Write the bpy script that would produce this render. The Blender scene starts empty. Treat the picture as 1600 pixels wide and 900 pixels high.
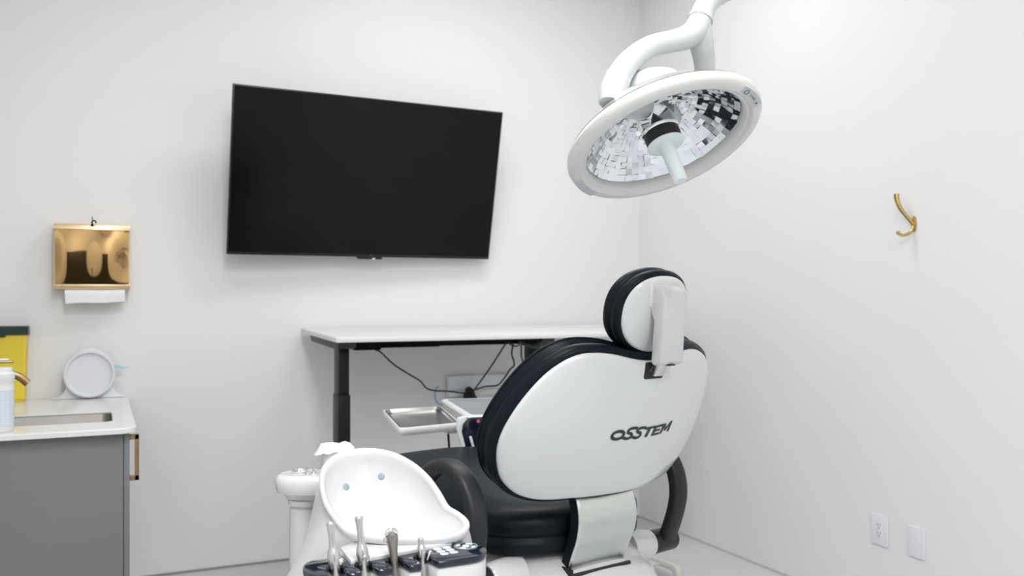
import bpy, bmesh, math, random
from mathutils import Vector, Matrix, noise

random.seed(7)
PI = math.pi
SC = bpy.context.scene
COL = SC.collection
R = math.radians

# ------------------------------------------------------------------ materials
def mat(name, col, rough=0.5, metal=0.0, coat=0.0, bump=0.0, bscale=60.0, var=0.0, vscale=4.0,
        trans=0.0, ior=1.45, aniso=0.0, spec=0.5, stretch=None, sss=0.0):
    m = bpy.data.materials.new(name)
    m.use_nodes = True
    nt = m.node_tree
    b = nt.nodes['Principled BSDF']
    b.inputs['Base Color'].default_value = (*col, 1)
    b.inputs['Roughness'].default_value = rough
    b.inputs['Metallic'].default_value = metal
    b.inputs['Coat Weight'].default_value = coat
    b.inputs['Coat Roughness'].default_value = 0.06
    b.inputs['Transmission Weight'].default_value = trans
    b.inputs['IOR'].default_value = ior
    b.inputs['Specular IOR Level'].default_value = spec
    b.inputs['Anisotropic'].default_value = aniso
    tc = nt.nodes.new('ShaderNodeTexCoord')
    src = tc.outputs['Object']
    if stretch:
        mp = nt.nodes.new('ShaderNodeMapping')
        mp.inputs['Scale'].default_value = stretch
        nt.links.new(src, mp.inputs['Vector'])
        src = mp.outputs['Vector']
    if var > 0:
        n = nt.nodes.new('ShaderNodeTexNoise')
        n.inputs['Scale'].default_value = vscale
        n.inputs['Detail'].default_value = 5
        nt.links.new(src, n.inputs['Vector'])
        mx = nt.nodes.new('ShaderNodeMix')
        mx.data_type = 'RGBA'
        mx.inputs[6].default_value = (*[max(0, c * (1 - var)) for c in col], 1)
        mx.inputs[7].default_value = (*[min(1, c * (1 + var)) for c in col], 1)
        nt.links.new(n.outputs['Fac'], mx.inputs[0])
        nt.links.new(mx.outputs[2], b.inputs['Base Color'])
    if bump > 0:
        n = nt.nodes.new('ShaderNodeTexNoise')
        n.inputs['Scale'].default_value = bscale
        n.inputs['Detail'].default_value = 4
        nt.links.new(src, n.inputs['Vector'])
        bp = nt.nodes.new('ShaderNodeBump')
        bp.inputs['Strength'].default_value = bump
        bp.inputs['Distance'].default_value = 0.002
        nt.links.new(n.outputs['Fac'], bp.inputs['Height'])
        nt.links.new(bp.outputs['Normal'], b.inputs['Normal'])
    return m

M = {}
M['wall'] = mat('wall_paint', (0.80, 0.80, 0.80), 0.55, bump=0.05, bscale=220, var=0.012, vscale=1.5)
M['leftwall'] = mat('warm_grey_paint', (0.74, 0.74, 0.735), 0.6, bump=0.05, bscale=220, var=0.012)
M['reflectdark'] = mat('reflection_door_dark', (0.03, 0.024, 0.02), 0.4, var=0.2, vscale=20, stretch=(8, 8, 1))  # dark tone for the added door, meant to show as a reflection
M['ceil'] = mat('ceiling_paint', (0.82, 0.82, 0.81), 0.8, bump=0.05, bscale=150)
M['floor'] = mat('vinyl_floor', (0.60, 0.61, 0.625), 0.38, var=0.05, vscale=14, bump=0.03, bscale=90)
M['cove'] = mat('cove_bead', (0.30, 0.295, 0.285), 0.6, bump=0.03)
M['plastic'] = mat('white_gloss_plastic', (0.59, 0.595, 0.605), 0.16, coat=0.3, var=0.008, vscale=3)
M['lampwhite'] = mat('lamp_white_plastic', (0.555, 0.57, 0.575), 0.14, coat=0.4, var=0.006, vscale=3)
M['rim'] = mat('lamp_rim_plastic', (0.67, 0.675, 0.65), 0.32, var=0.01, vscale=6)
M['tab'] = mat('lamp_tab_grey', (0.52, 0.54, 0.55), 0.4, var=0.01)
M['satin'] = mat('white_satin_plastic', (0.68, 0.685, 0.69), 0.34, var=0.01, vscale=5)
M['shell'] = mat('chair_shell_white', (0.645, 0.655, 0.657), 0.17, coat=0.4, var=0.006, vscale=2)
M['navy'] = mat('navy_upholstery', (0.0040, 0.0076, 0.0118), 0.38, bump=0.10, bscale=420, var=0.15, vscale=12, spec=0.16)
M['armgrey'] = mat('charcoal_rubber', (0.019, 0.021, 0.0235), 0.42, bump=0.04, bscale=300, var=0.05, spec=0.30)
M['navygloss'] = mat('navy_gloss_panel', (0.006, 0.009, 0.022), 0.13, coat=0.5, var=0.03)
M['steel'] = mat('brushed_steel', (0.23, 0.222, 0.21), 0.42, metal=1.0, bump=0.05, bscale=30, var=0.10, vscale=9, stretch=(1, 1, 6))
M['plate'] = mat('film_covered_steel', (0.60, 0.62, 0.59), 0.27, metal=0.95, bump=0.25, bscale=18, var=0.10, vscale=10, stretch=(1, 1, 3))
M['chrome'] = mat('chrome', (0.78, 0.78, 0.77), 0.09, metal=1.0, var=0.01)
M['satinsteel'] = mat('satin_steel', (0.66, 0.66, 0.65), 0.24, metal=1.0, var=0.03)
M['syringe'] = mat('bronzed_steel', (0.33, 0.30, 0.27), 0.32, metal=0.9, var=0.05)
M['mirror'] = mat('mirror_facets', (0.74, 0.775, 0.805), 0.04, metal=1.0, var=0.03, vscale=30)
M['glass'] = mat('clear_glass', (0.97, 0.98, 0.98), 0.02, trans=1.0, ior=1.12, coat=0.6, var=0.001)
M['frost'] = mat('frosted_plastic', (0.74, 0.80, 0.82), 0.38, var=0.01)
M['black'] = mat('black_metal', (0.0025, 0.0025, 0.0025), 0.5, spec=0.10, bump=0.03, bscale=200, var=0.1)
M['legblack'] = mat('black_leg_coat', (0.005, 0.005, 0.0052), 0.42, spec=0.32, bump=0.05, bscale=300, var=0.05)
M['blackside'] = mat('black_powdercoat', (0.026, 0.026, 0.027), 0.45, bump=0.05, bscale=300, var=0.05)
M['rubber'] = mat('black_rubber', (0.015, 0.015, 0.015), 0.55, var=0.1)
M['screen'] = mat('tv_screen', (0.0022, 0.0022, 0.0026), 0.17, spec=0.25, var=0.02)
M['bezel'] = mat('tv_bezel', (0.006, 0.006, 0.006), 0.3, var=0.05)
M['logo'] = mat('grey_print', (0.16, 0.16, 0.16), 0.4, var=0.02)
M['letter'] = mat('charcoal_print', (0.020, 0.024, 0.024), 0.35, var=0.05)
M['gold'] = mat('polished_gold', (0.41, 0.265, 0.118), 0.045, metal=1.0, var=0.02)
M['goldedge'] = mat('satin_gold', (0.80, 0.60, 0.38), 0.33, metal=0.8, var=0.02)
M['brass'] = mat('brushed_brass', (0.58, 0.42, 0.15), 0.30, metal=1.0, var=0.06, vscale=40)
M['bronze'] = mat('brushed_bronze', (0.36, 0.24, 0.13), 0.32, metal=1.0, var=0.06, vscale=40)
M['paper'] = mat('paper_towel', (0.82, 0.83, 0.83), 0.85, bump=0.3, bscale=60, var=0.01)
M['quartz'] = mat('quartz_top', (0.78, 0.775, 0.76), 0.22, var=0.035, vscale=160)
M['cabinet'] = mat('grey_laminate', (0.195, 0.198, 0.199), 0.45, var=0.015, vscale=6)
M['yellow'] = mat('yellow_plastic', (0.80, 0.62, 0.055), 0.35, var=0.03)
M['green'] = mat('dark_green_plastic', (0.008, 0.030, 0.022), 0.35, var=0.05)
M['tub'] = mat('tub_white', (0.80, 0.81, 0.82), 0.3, var=0.01)
M['film'] = mat('blue_film', (0.42, 0.72, 0.80), 0.25, var=0.05)
M['dispwhite'] = mat('dispenser_white', (0.72, 0.735, 0.77), 0.3, var=0.01)
M['outlet'] = mat('outlet_white', (0.78, 0.79, 0.82), 0.3, var=0.006)
M['slot'] = mat('dark_slot', (0.10, 0.10, 0.11), 0.6, var=0.05)
M['desk'] = mat('desk_white', (0.80, 0.80, 0.79), 0.3, var=0.008)
M['greytop'] = mat('grey_tray_top', (0.30, 0.315, 0.335), 0.3, var=0.03)
M['traysteel'] = mat('tray_steel', (0.34, 0.34, 0.33), 0.22, metal=1.0, var=0.04)
M['button'] = mat('white_button', (0.74, 0.77, 0.80), 0.3, var=0.02)
M['bluegrey'] = mat('bluegrey_cap', (0.27, 0.34, 0.385), 0.35, var=0.03)
M['red'] = mat('red_button', (0.75, 0.10, 0.13), 0.3, var=0.02)
M['bluetube'] = mat('blue_tube', (0.22, 0.36, 0.62), 0.4, var=0.03)
M['beige'] = mat('beige_metal', (0.56, 0.545, 0.51), 0.4, var=0.02)
M['wrap'] = mat('plastic_wrap', (0.86, 0.87, 0.87), 0.22, bump=0.9, bscale=45, var=0.02, vscale=20)
M['boxwhite'] = mat('wall_box_white', (0.80, 0.825, 0.85), 0.35, var=0.01)

def label_print_material():
    m = bpy.data.materials.new('label_fine_print')
    m.use_nodes = True
    nt = m.node_tree
    b = nt.nodes['Principled BSDF']
    b.inputs['Roughness'].default_value = 0.4
    uv = nt.nodes.new('ShaderNodeUVMap')
    br = nt.nodes.new('ShaderNodeTexBrick')
    br.inputs['Scale'].default_value = 1.0
    br.inputs['Color1'].default_value = (0.46, 0.57, 0.71, 1)
    br.inputs['Color2'].default_value = (0.38, 0.51, 0.68, 1)
    br.inputs['Mortar'].default_value = (0.76, 0.79, 0.82, 1)
    br.inputs['Mortar Size'].default_value = 0.015
    br.inputs['Mortar Smooth'].default_value = 0.3
    br.inputs['Brick Width'].default_value = 0.33
    br.inputs['Row Height'].default_value = 0.042
    nt.links.new(uv.outputs['UV'], br.inputs['Vector'])
    nt.links.new(br.outputs['Color'], b.inputs['Base Color'])
    return m
M['label'] = label_print_material()

# ------------------------------------------------------------------ mesh building
def catmull(pts, n=8, closed=False):
    P = [Vector(p) for p in pts]
    N = len(P)
    out = []
    segs = N if closed else N - 1
    for i in range(segs):
        if closed:
            a, b, c, d = P[(i - 1) % N], P[i], P[(i + 1) % N], P[(i + 2) % N]
        else:
            b, c = P[i], P[i + 1]
            a = P[i - 1] if i > 0 else b * 2 - c
            d = P[i + 2] if i + 2 < N else c * 2 - b
        for k in range(n):
            t = k / n
            out.append(0.5 * ((2 * b) + (c - a) * t + (2 * a - 5 * b + 4 * c - d) * t * t + (3 * b - a - 3 * c + d) * t ** 3))
    if not closed:
        out.append(P[-1].copy())
    return out

class MB:
    """collects shapes for one part"""
    def __init__(self):
        self.bm = bmesh.new()
    def add(self, verts, faces):
        vs = [self.bm.verts.new(Vector(v)) for v in verts]
        for f in faces:
            try:
                self.bm.faces.new([vs[i] for i in f])
            except ValueError:
                pass
        return vs
    def merge(self, other):
        me = bpy.data.meshes.new('tmp')
        other.bm.to_mesh(me)
        other.bm.free()
        self.bm.from_mesh(me)
        bpy.data.meshes.remove(me)
        return self
    def bevel(self, w, seg=2, ang=35):
        bmesh.ops.remove_doubles(self.bm, verts=self.bm.verts, dist=1e-6)
        self.bm.normal_update()
        es = [e for e in self.bm.edges if len(e.link_faces) == 2 and e.calc_face_angle(0) > R(ang)]
        if es:
            bmesh.ops.bevel(self.bm, geom=es, offset=w, segments=seg, profile=0.5, affect='EDGES', clamp_overlap=True)
        return self
    def box(self, x0, y0, z0, x1, y1, z1, bev=0, seg=2):
        o = MB() if bev else self
        v = [(x0, y0, z0), (x1, y0, z0), (x1, y1, z0), (x0, y1, z0), (x0, y0, z1), (x1, y0, z1), (x1, y1, z1), (x0, y1, z1)]
        o.add(v, [(3, 2, 1, 0), (4, 5, 6, 7), (0, 1, 5, 4), (1, 2, 6, 5), (2, 3, 7, 6), (3, 0, 4, 7)])
        if bev:
            o.bevel(bev, seg)
            self.merge(o)
        return self
    def loft(self, rings, cap0=True, cap1=True, closed=True):
        n = len(rings[0])
        vs = []
        for r in rings:
            vs += [Vector(p) for p in r]
        fs = []
        for i in range(len(rings) - 1):
            for j in range(n if closed else n - 1):
                k = (j + 1) % n
                fs.append((i * n + j, i * n + k, (i + 1) * n + k, (i + 1) * n + j))
        if cap0:
            fs.append(tuple(range(n - 1, -1, -1)))
        if cap1:
            fs.append(tuple((len(rings) - 1) * n + j for j in range(n)))
        self.add(vs, fs)
        return self
    def prism(self, outline, a, b, f=None, bev=0, seg=2, ang=50):
        """outline of (p, q); f(p, q, h) gives the point; extruded from h = a to h = b"""
        f = f or (lambda p, q, h: (p, q, h))
        o = MB()
        o.loft([[f(p, q, a) for p, q in outline], [f(p, q, b) for p, q in outline]])
        bmesh.ops.recalc_face_normals(o.bm, faces=o.bm.faces)
        if bev:
            o.bevel(bev, seg, ang)
        return self.merge(o)
    def tube(self, path, rad, n=16, smooth=6, up=None, aspect=1.0, power=2.0, closed=False, caps=True):
        """swept section; rad a number or list per control point; aspect widens the section along 'up' x tangent"""
        P = [Vector(p) for p in path]
        rr = rad if isinstance(rad, (list, tuple)) else [rad] * len(P)
        if smooth:
            Q = catmull(P, smooth, closed)
            rq = [v.x for v in catmull([(r, 0, 0) for r in rr], smooth, closed)]
        else:
            Q, rq = P, list(rr)
        m = len(Q)
        rings = []
        prev = None
        for i in range(m):
            if closed:
                t = (Q[(i + 1) % m] - Q[i - 1]).normalized()
            else:
                t = (Q[min(i + 1, m - 1)] - Q[max(i - 1, 0)]).normalized()
            if up is not None:
                s = Vector(up)
                s = (s - t * s.dot(t)).normalized()
            elif prev is None:
                s = t.orthogonal().normalized()
            else:
                s = (prev - t * prev.dot(t)).normalized()
            prev = s
            q = t.cross(s)
            ring = []
            for j in range(n):
                a = 2 * PI * j / n
                c, d = math.cos(a), math.sin(a)
                e = 2.0 / power
                cx = math.copysign(abs(c) ** e, c)
                dy = math.copysign(abs(d) ** e, d)
                ring.append(Q[i] + (s * cx * aspect + q * dy) * rq[i])
            rings.append(ring)
        if closed:
            rings.append(rings[0])
            return self.loft(rings, False, False)
        return self.loft(rings, caps, caps)
    def lathe(self, prof, o=(0, 0, 0), axis=(0, 0, 1), n=32, cap0=True, cap1=True):
        ax = Vector(axis).normalized()
        s = ax.orthogonal().normalized()
        q = ax.cross(s)
        o = Vector(o)
        rings = []
        for r, h in prof:
            r = max(r, 1e-5)
            rings.append([o + ax * h + (s * math.cos(2 * PI * j / n) + q * math.sin(2 * PI * j / n)) * r for j in range(n)])
        return self.loft(rings, cap0, cap1)
    def build(self, name, m, parent=None, xf=None, ang=40, smooth=True, wn=True):
        bm = self.bm
        if xf is not None:
            bm.transform(xf)
        bmesh.ops.remove_doubles(bm, verts=bm.verts, dist=2e-6)
        bmesh.ops.recalc_face_normals(bm, faces=bm.faces)
        off = Vector((0, 0, 0))
        p = parent
        while p is not None:
            off += p.location
            p = p.parent
        bmesh.ops.translate(bm, vec=-off, verts=bm.verts)
        me = bpy.data.meshes.new(name)
        bm.to_mesh(me)
        bm.free()
        me.materials.append(M[m] if isinstance(m, str) else m)
        if smooth:
            me.polygons.foreach_set('use_smooth', [True] * len(me.polygons))
            me.set_sharp_from_angle(angle=R(ang))
        o = bpy.data.objects.new(name, me)
        COL.objects.link(o)
        if parent is not None:
            o.parent = parent
        return o

def thing(name, label, cat, loc, group=None):
    o = bpy.data.objects.new(name, None)
    o.empty_display_size = 0.05
    COL.objects.link(o)
    o.location = loc
    o['label'] = label
    o['category'] = cat
    if group:
        o['group'] = group
    return o
def tag(o, label, cat, group=None):
    o['label'] = label
    o['category'] = cat
    if group:
        o['group'] = group
    return o
def struct(o):
    o['kind'] = 'structure'
    return o

def rrect(x0, y0, x1, y1, r, n=6):
    out = []
    for cx, cy, a0 in ((x1 - r, y0 + r, -90), (x1 - r, y1 - r, 0), (x0 + r, y1 - r, 90), (x0 + r, y0 + r, 180)):
        for k in range(n + 1):
            a = R(a0 + 90 * k / n)
            out.append((cx + r * math.cos(a), cy + r * math.sin(a)))
    return out

def smoothstep(a, b, x):
    t = min(1, max(0, (x - a) / (b - a)))
    return t * t * (3 - 2 * t)

# ------------------------------------------------------------------ room
XL, XR, YB, YF, ZC = -0.62, 2.942, -2.6, 4.5, 3.32
struct(MB().box(XL - 0.1, YB - 0.1, -0.1, XR + 0.1, YF + 0.1, 0.0).build('floor', 'floor'))
struct(MB().box(XL - 0.1, YB - 0.1, ZC, XR + 0.1, YF + 0.1, ZC + 0.1).build('ceiling', 'ceil'))
struct(MB().box(XL - 0.1, YF, 0.0, XR + 0.1, YF + 0.1, ZC).build('wall_front', 'wall'))
struct(MB().box(XR, YB, 0.0, XR + 0.1, YF, ZC).build('wall_right', 'wall'))
struct(MB().box(XL - 0.1, YB, 0.0, XL, YF, ZC).build('wall_left', 'leftwall'))
struct(MB().box(XL - 0.1, YB - 0.1, 0.0, XR + 0.1, YB, ZC).build('wall_back', 'wall'))
struct(MB().box(0.14, YF - 0.007, 0.0, XR - 0.007, YF, 0.010).build('baseboard_front', 'cove'))
struct(MB().box(XR - 0.007, YB, 0.0, XR, YF, 0.010).build('baseboard_right', 'beige'))

d1 = struct(MB().box(-0.45, YB + .001, 0.002, 0.50, YB + .045, 2.08, .003).build('added_reflection_door', 'reflectdark'))  # unseen door added to give the gold dispenser a dark reflection
MB().lathe([(.026, 0), (.026, .01), (.011, .012), (.011, .05), (.024, .055), (.024, .075), (.0, .08)], (.42, YB + .045, 1.0), (0, 1, 0), 20).build('added_door_handle', 'satinsteel', d1)
# ------------------------------------------------------------------ television
def television():
    W, Hh = 1.380, 0.787
    c = Vector((1.238, 4.300, 1.905))
    yaw, tilt, roll = R(3.2), R(13.0), R(-0.25)
    X = Matrix.Translation(c) @ Matrix.Rotation(yaw, 4, 'Z') @ Matrix.Rotation(tilt, 4, 'X') @ Matrix.Rotation(roll, 4, 'Y')
    t = thing('television', 'large black wall-mounted flat television, switched off, tilted forward', 'television', c)
    w, h = W / 2, Hh / 2
    MB().box(-w, 0, -h, w, 0.022, h, 0.003).build('bezel', 'bezel', t, X)
    MB().box(-w + .007, -0.0006, -h + .014, w - .007, 0.004, h - .007).build('screen', 'screen', t, X)
    MB().box(-w + .12, 0.02, -h + .04, w - .12, 0.055, h - .22, 0.012).build('back_housing', 'black', t, X)
    m = MB()
    m.prism([(-.055, -h), (.085, -h), (.078, -h - .012), (-.045, -h - .012)], 0.004, 0.018, lambda p, q, k: (p, k, q), 0.001)
    m.build('sensor_housing', 'bezel', t, X)
    MB().box(.028, .003, -h - .014, .046, .008, -h - .004, .001).build('sensor_window', 'satinsteel', t, X)
    m = MB()
    x0, z0, s = .012, -h + .0045, .0055
    def bar(a, b, c_, d):
        m.box(x0 + a * s, -.0012, z0 + b * s, x0 + c_ * s, -.0004, z0 + d * s)
    bar(0, .8, 1, 1); bar(.4, 0, .6, 1)                      # T
    bar(1.3, 0, 1.5, 1); bar(1.3, .8, 2.1, 1); bar(1.3, 0, 2.1, .2)   # C
    bar(2.4, 0, 2.6, 1); bar(2.4, 0, 3.2, .2)                # L
    m.build('brand_lettering', 'logo', t, X)
    m = MB().box(1.08, 4.489, 1.62, 1.42, 4.498, 2.02, .002)
    m.box(1.14, 4.35, 1.72, 1.17, 4.492, 1.76).box(1.32, 4.35, 1.72, 1.35, 4.492, 1.76)
    m.box(1.14, 4.345, 1.93, 1.17, 4.492, 1.97).box(1.32, 4.345, 1.93, 1.35, 4.492, 1.97)
    m.build('tilting_mount', 'black', t)
television()

# ------------------------------------------------------------------ towel dispenser
def dispenser():
    x0, x1 = -0.181, 0.130
    t = thing('towel_dispenser', 'polished gold paper towel dispenser on the wall above the counter', 'towel dispenser', (-0.025, 4.45, 1.36))
    zt, zb = 1.645, 1.352
    fx = lambda p, q, h: (h, p, q)
    m = MB().prism([(4.497, zb), (4.405, zb), (4.398, zb + .012), (4.398, zb + .022), (4.412, zb + .024), (4.412, zt - .03), (4.398, zt - .026), (4.404, zt - .002), (4.42, zt), (4.497, zt)],
                   x0, x1, fx, .002)
    m.build('casing', 'goldedge', t)
    # slightly bowed mirror front
    n, k = 24, 16
    rows = []
    for i in range(n + 1):
        u = i / n
        col = []
        for j in range(k + 1):
            v = j / k
            x = x0 + .006 + u * (x1 - x0 - .012)
            z = zb + .024 + v * (zt - .027 - zb - .024)
            y = 4.4015 - .006 * math.sin(PI * u) * math.sin(PI * v) - .0025 * math.sin(3.2 * PI * u + .6) * math.sin(PI * v)
            col.append((x, y, z))
        rows.append(col)
    m = MB()
    vs = [p for c in rows for p in c]
    fs = [(i * (k + 1) + j, i * (k + 1) + j + 1, (i + 1) * (k + 1) + j + 1, (i + 1) * (k + 1) + j) for i in range(n) for j in range(k)]
    m.add(vs, fs)
    m.build('front_door', 'gold', t, ang=80)
    m = MB()
    m.tube([(-.024, 4.4, 1.640), (-.027, 4.392, 1.648), (-.025, 4.39, 1.656), (-.018, 4.39, 1.660), (-.012, 4.39, 1.655), (-.012, 4.39, 1.648)], .0032, 8)
    m.tube([(-.025, 4.392, 1.652), (-.026, 4.392, 1.677)], .0018, 8, 0)
    m.lathe([(.006, -.003), (.006, .003)], (-.026, 4.398, 1.641), (0, 1, 0), 16)
    m.build('key', 'black', t)
    MB().lathe([(.0022, -.002), (.0022, .002)], (-.148, 4.399, 1.362), (0, 1, 0), 10).build('screw', 'black', t)
    m = MB()
    for k in range(7):
        m.box(-.0285, 4.3935, 1.412 + .0052 * k, -.0255, 4.3955, 1.4152 + .0052 * k)
    m.build('marking', 'black', t)
    # hanging towel
    n, k = 20, 8
    rows = []
    for j in range(k + 1):
        v = j / k
        row = []
        for i in range(n + 1):
            u = i / n
            x = (-.139 + .006 * v) + u * (.247 - .006 * v)
            z = 1.375 - v * (.088 - .010 * u) + .002 * math.sin(7 * u)
            y = 4.425 - .022 * smoothstep(0, .5, v) + .004 * math.sin(5 * u + 2 * v) * v
            row.append((x, y, z))
        rows.append(row)
    m = MB()
    back = [[(x, y + .0035, z) for x, y, z in r_] for r_ in rows]
    for grid in (rows, back):
        vs = [p for r_ in grid for p in r_]
        m.add(vs, [(j * (n + 1) + i, j * (n + 1) + i + 1, (j + 1) * (n + 1) + i + 1, (j + 1) * (n + 1) + i) for j in range(k) for i in range(n)])
    edge = [rows[-1], back[-1]]
    m.loft(edge, False, False, False)
    o = m.build('paper_towel', 'paper', None, ang=60)
    tag(o, 'white paper towel sheet hanging out of the gold dispenser', 'paper towel')
dispenser()

# ------------------------------------------------------------------ sink counter
ZT = 0.8595
def counter():
    # worktop with rounded near corner and sink cut-out
    sx0, sx1, sy0, sy1, sr = -0.40, 0.046, 3.562, 3.900, 0.035
    inner = rrect(sx0, sy0, sx1, sy1, sr, 8)
    xo0, xo1, yo0, yo1 = XL + .001, 0.121, 3.352, 4.499
    outer_poly = [(xo1, yo1), (xo0, yo1), (xo0, yo0)] + [(xo1 - .06 + .06 * math.sin(R(a)), yo0 + .06 - .06 * math.cos(R(a))) for a in range(0, 91, 10)]
    cx, cy = (sx0 + sx1) / 2, (sy0 + sy1) / 2
    angs = sorted(set([round(math.atan2(y - cy, x - cx), 5) for x, y in inner] + [round(math.atan2(y - cy, x - cx), 5) for x, y in outer_poly]))
    def hit(poly, a):
        dx, dy = math.cos(a), math.sin(a)
        best = None
        for i in range(len(poly)):
            (x1, y1), (x2, y2) = poly[i], poly[(i + 1) % len(poly)]
            ex, ey = x2 - x1, y2 - y1
            den = dx * ey - dy * ex
            if abs(den) < 1e-12:
                continue
            t = ((x1 - cx) * ey - (y1 - cy) * ex) / den
            s = ((x1 - cx) * dy - (y1 - cy) * dx) / den
            if t > 0 and -1e-6 <= s <= 1 + 1e-6 and (best is None or t > best):
                best = t
        return (cx + dx * best, cy + dy * best)
    I = [hit(inner, a) for a in angs]
    O = [hit(outer_poly, a) for a in angs]
    z0, z1 = ZT - .019, ZT
    b = .003
    def sh(P, d):                                        # shrink outer / grow inner a little for the eased edge
        return [(x + (cx - x) * d / math.hypot(x - cx, y - cy), y + (cy - y) * d / math.hypot(x - cx, y - cy)) for x, y in P]
    m = MB()
    zi = ZT - .008
    rings = [[(x, y, zi) for x, y in I], [(x, y, z1 - b) for x, y in I], [(x, y, z1) for x, y in sh(I, -b)],
             [(x, y, z1) for x, y in sh(O, b)], [(x, y, z1 - b) for x, y in O], [(x, y, z0) for x, y in O], [(x, y, z0) for x, y in sh(O, .03)], [(x, y, zi) for x, y in I]]
    m.loft(rings, False, False)
    o = m.build('worktop', 'quartz', None, ang=30)
    tag(o, 'white speckled quartz worktop with rounded corner and sink cut-out', 'worktop')
    # steel sink bowl
    m = MB()
    L = []
    def ring(d, z, r):
        return [(x, y, z) for x, y in rrect(sx0 + d, sy0 + d, sx1 - d, sy1 - d, max(r, .01), 8)]
    L = [ring(-.002, ZT - .0088, sr), ring(.0, ZT - .012, sr), ring(.006, ZT - .15, sr), ring(.022, ZT - .172, sr - .01), ring(.06, ZT - .18, sr - .03), ring(.13, ZT - .182, .01)]
    m.loft(L, False, True)
    s = thing('sink', 'stainless steel sink set under the quartz worktop', 'sink', (cx, cy, ZT - .182))
    m.build('basin', 'steel', s)
    MB().lathe([(.042, .0), (.042, .004), (.034, .006), (.030, .002), (.0, .001)], (cx, cy, ZT - .182), (0, 0, 1), 24).build('drain', 'chrome', s)
    # cabinet
    c = thing('sink_cabinet', 'grey laminate base cabinet under the white worktop', 'cabinet', (-0.25, 3.95, 0))
    z = ZT - .0195
    m = MB()
    m.box(XL + .002, 3.398, .0, .078, 3.416, z, .001)
    m.box(XL + .002, 4.480, .0, .078, 4.498, z)
    m.box(XL + .002, 3.416, .09, .078, 4.48, .108)
    m.box(XL + .002, 3.416, .108, XL + .012, 4.48, z)
    m.box(.01, 3.416, 0, .022, 4.48, .09)
    m.build('carcass', 'cabinet', c)
    for i in range(2):
        y0 = 3.400 + .549 * i
        d = MB().box(.080, y0, .095, .099, y0 + .545, z - .006, .0015).build('door', 'cabinet', c)
        yh = y0 + .012 if i == 0 else y0 + .533
        h = MB().box(.116, yh, .665, .130, yh + .012, .828, .001)
        h.box(.099, yh, .665, .130, yh + .012, .683, .001).box(.099, yh, .810, .130, yh + .012, .828, .001)
        h.build('handle', 'bronze', d)
counter()

def faucet():
    y = 3.745
    t = thing('faucet', 'brushed bronze sink faucet with curved spout and flat lever', 'faucet', (-.47, y, ZT))
    MB().lathe([(.028, 0), (.028, .008), (.021, .012), (.019, .17), (.021, .19), (.0, .192)], (-.47, y, ZT + .0002), (0, 0, 1), 24).build('column', 'bronze', t)
    MB().tube([(-.465, y, .985), (-.40, y, 1.020), (-.33, y, 1.036), (-.275, y, 1.025), (-.238, y, .994)], [.016, .015, .0145, .014, .014], 16, 6, (0, 1, 0), 1.15, 3).build('spout', 'bronze', t)
    m = MB().box(-.485, y - .014, 1.072, -.285, y + .014, 1.080, .002)
    m.build('lever', 'bronze', t)
    MB().box(-.48, y - .012, 1.0805, -.300, y + .012, 1.089, .003).build('lever_highlight', 'tub', t)  # white slab stands in for the highlight on top of the lever
faucet()

def sharps():
    t = thing('sharps_container', 'yellow sharps container with dark green lid standing at the wall', 'container', (-.37, 4.43, ZT))
    x0, x1, y0, y1 = -.455, -.283, 4.378, 4.492
    m = MB()
    rings = []
    for z, d in ((ZT + .0005, .012), (ZT + .012, .010), (ZT + .014, .006), (1.155, .0), (1.158, -.002)):
        rings.append([(x, y, z) for x, y in rrect(x0 + d, y0 + d, x1 - d, y1 - d, .014, 5)])
    m.loft(rings)
    m.build('body', 'yellow', t)
    m = MB()
    rings = []
    for z, d in ((1.152, -.006), (1.186, -.006), (1.190, -.002), (1.190, .02)):
        rings.append([(x, y, z) for x, y in rrect(x0 + d, y0 + d, x1 - d, y1 - d, .014, 5)])
    m.loft(rings)
    lid = m.build('lid', 'green', t)
    MB().prism([(-.40, 1.152), (-.36, 1.152), (-.364, 1.144), (-.396, 1.144)], 4.366, 4.374, lambda p, q, h: (p, h, q), .001).build('latch', 'green', lid)
sharps()

def canister():
    c = (-.316, 3.455, ZT + .0005)
    t = thing('wipes_canister', 'white wipes canister with blue fine print beside the sink', 'canister', c)
    MB().lathe([(.0, 0), (.050, 0), (.054, .006), (.055, .15), (.0545, .168), (.056, .170), (.056, .177), (.0, .177)], c, (0, 0, 1), 48).build('tub', 'tub', t)
    MB().lathe([(.0, .1775), (.0565, .1775), (.0575, .180), (.0575, .196), (.054, .200), (.050, .200), (.050, .212), (.047, .215), (.0, .215)], c, (0, 0, 1), 48).build('lid', 'tub', t)
    m = MB()
    n = 40
    a0, a1 = R(-160), R(-8)
    vs, uv = [], []
    for z in (.022, .140):
        for i in range(n + 1):
            a = a0 + (a1 - a0) * i / n
            vs.append((c[0] + .0556 * math.cos(a), c[1] + .0556 * math.sin(a), c[2] + z))
            uv.append((i / n * 1.3, (z - .022) / .118))
    m.add(vs, [(i, i + 1, n + 2 + i, n + 1 + i) for i in range(n)])
    o = m.build('label_sheet', 'label', t)
    me = o.data
    l = me.uv_layers.new(name='UVMap')
    root = t.location
    for lp in me.loops:
        v = me.vertices[lp.vertex_index].co
        a = math.atan2(v.y, v.x)
        l.data[lp.index].uv = ((a - a0) / (a1 - a0) * 1.3, (v.z - .022) / .118)
canister()

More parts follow.
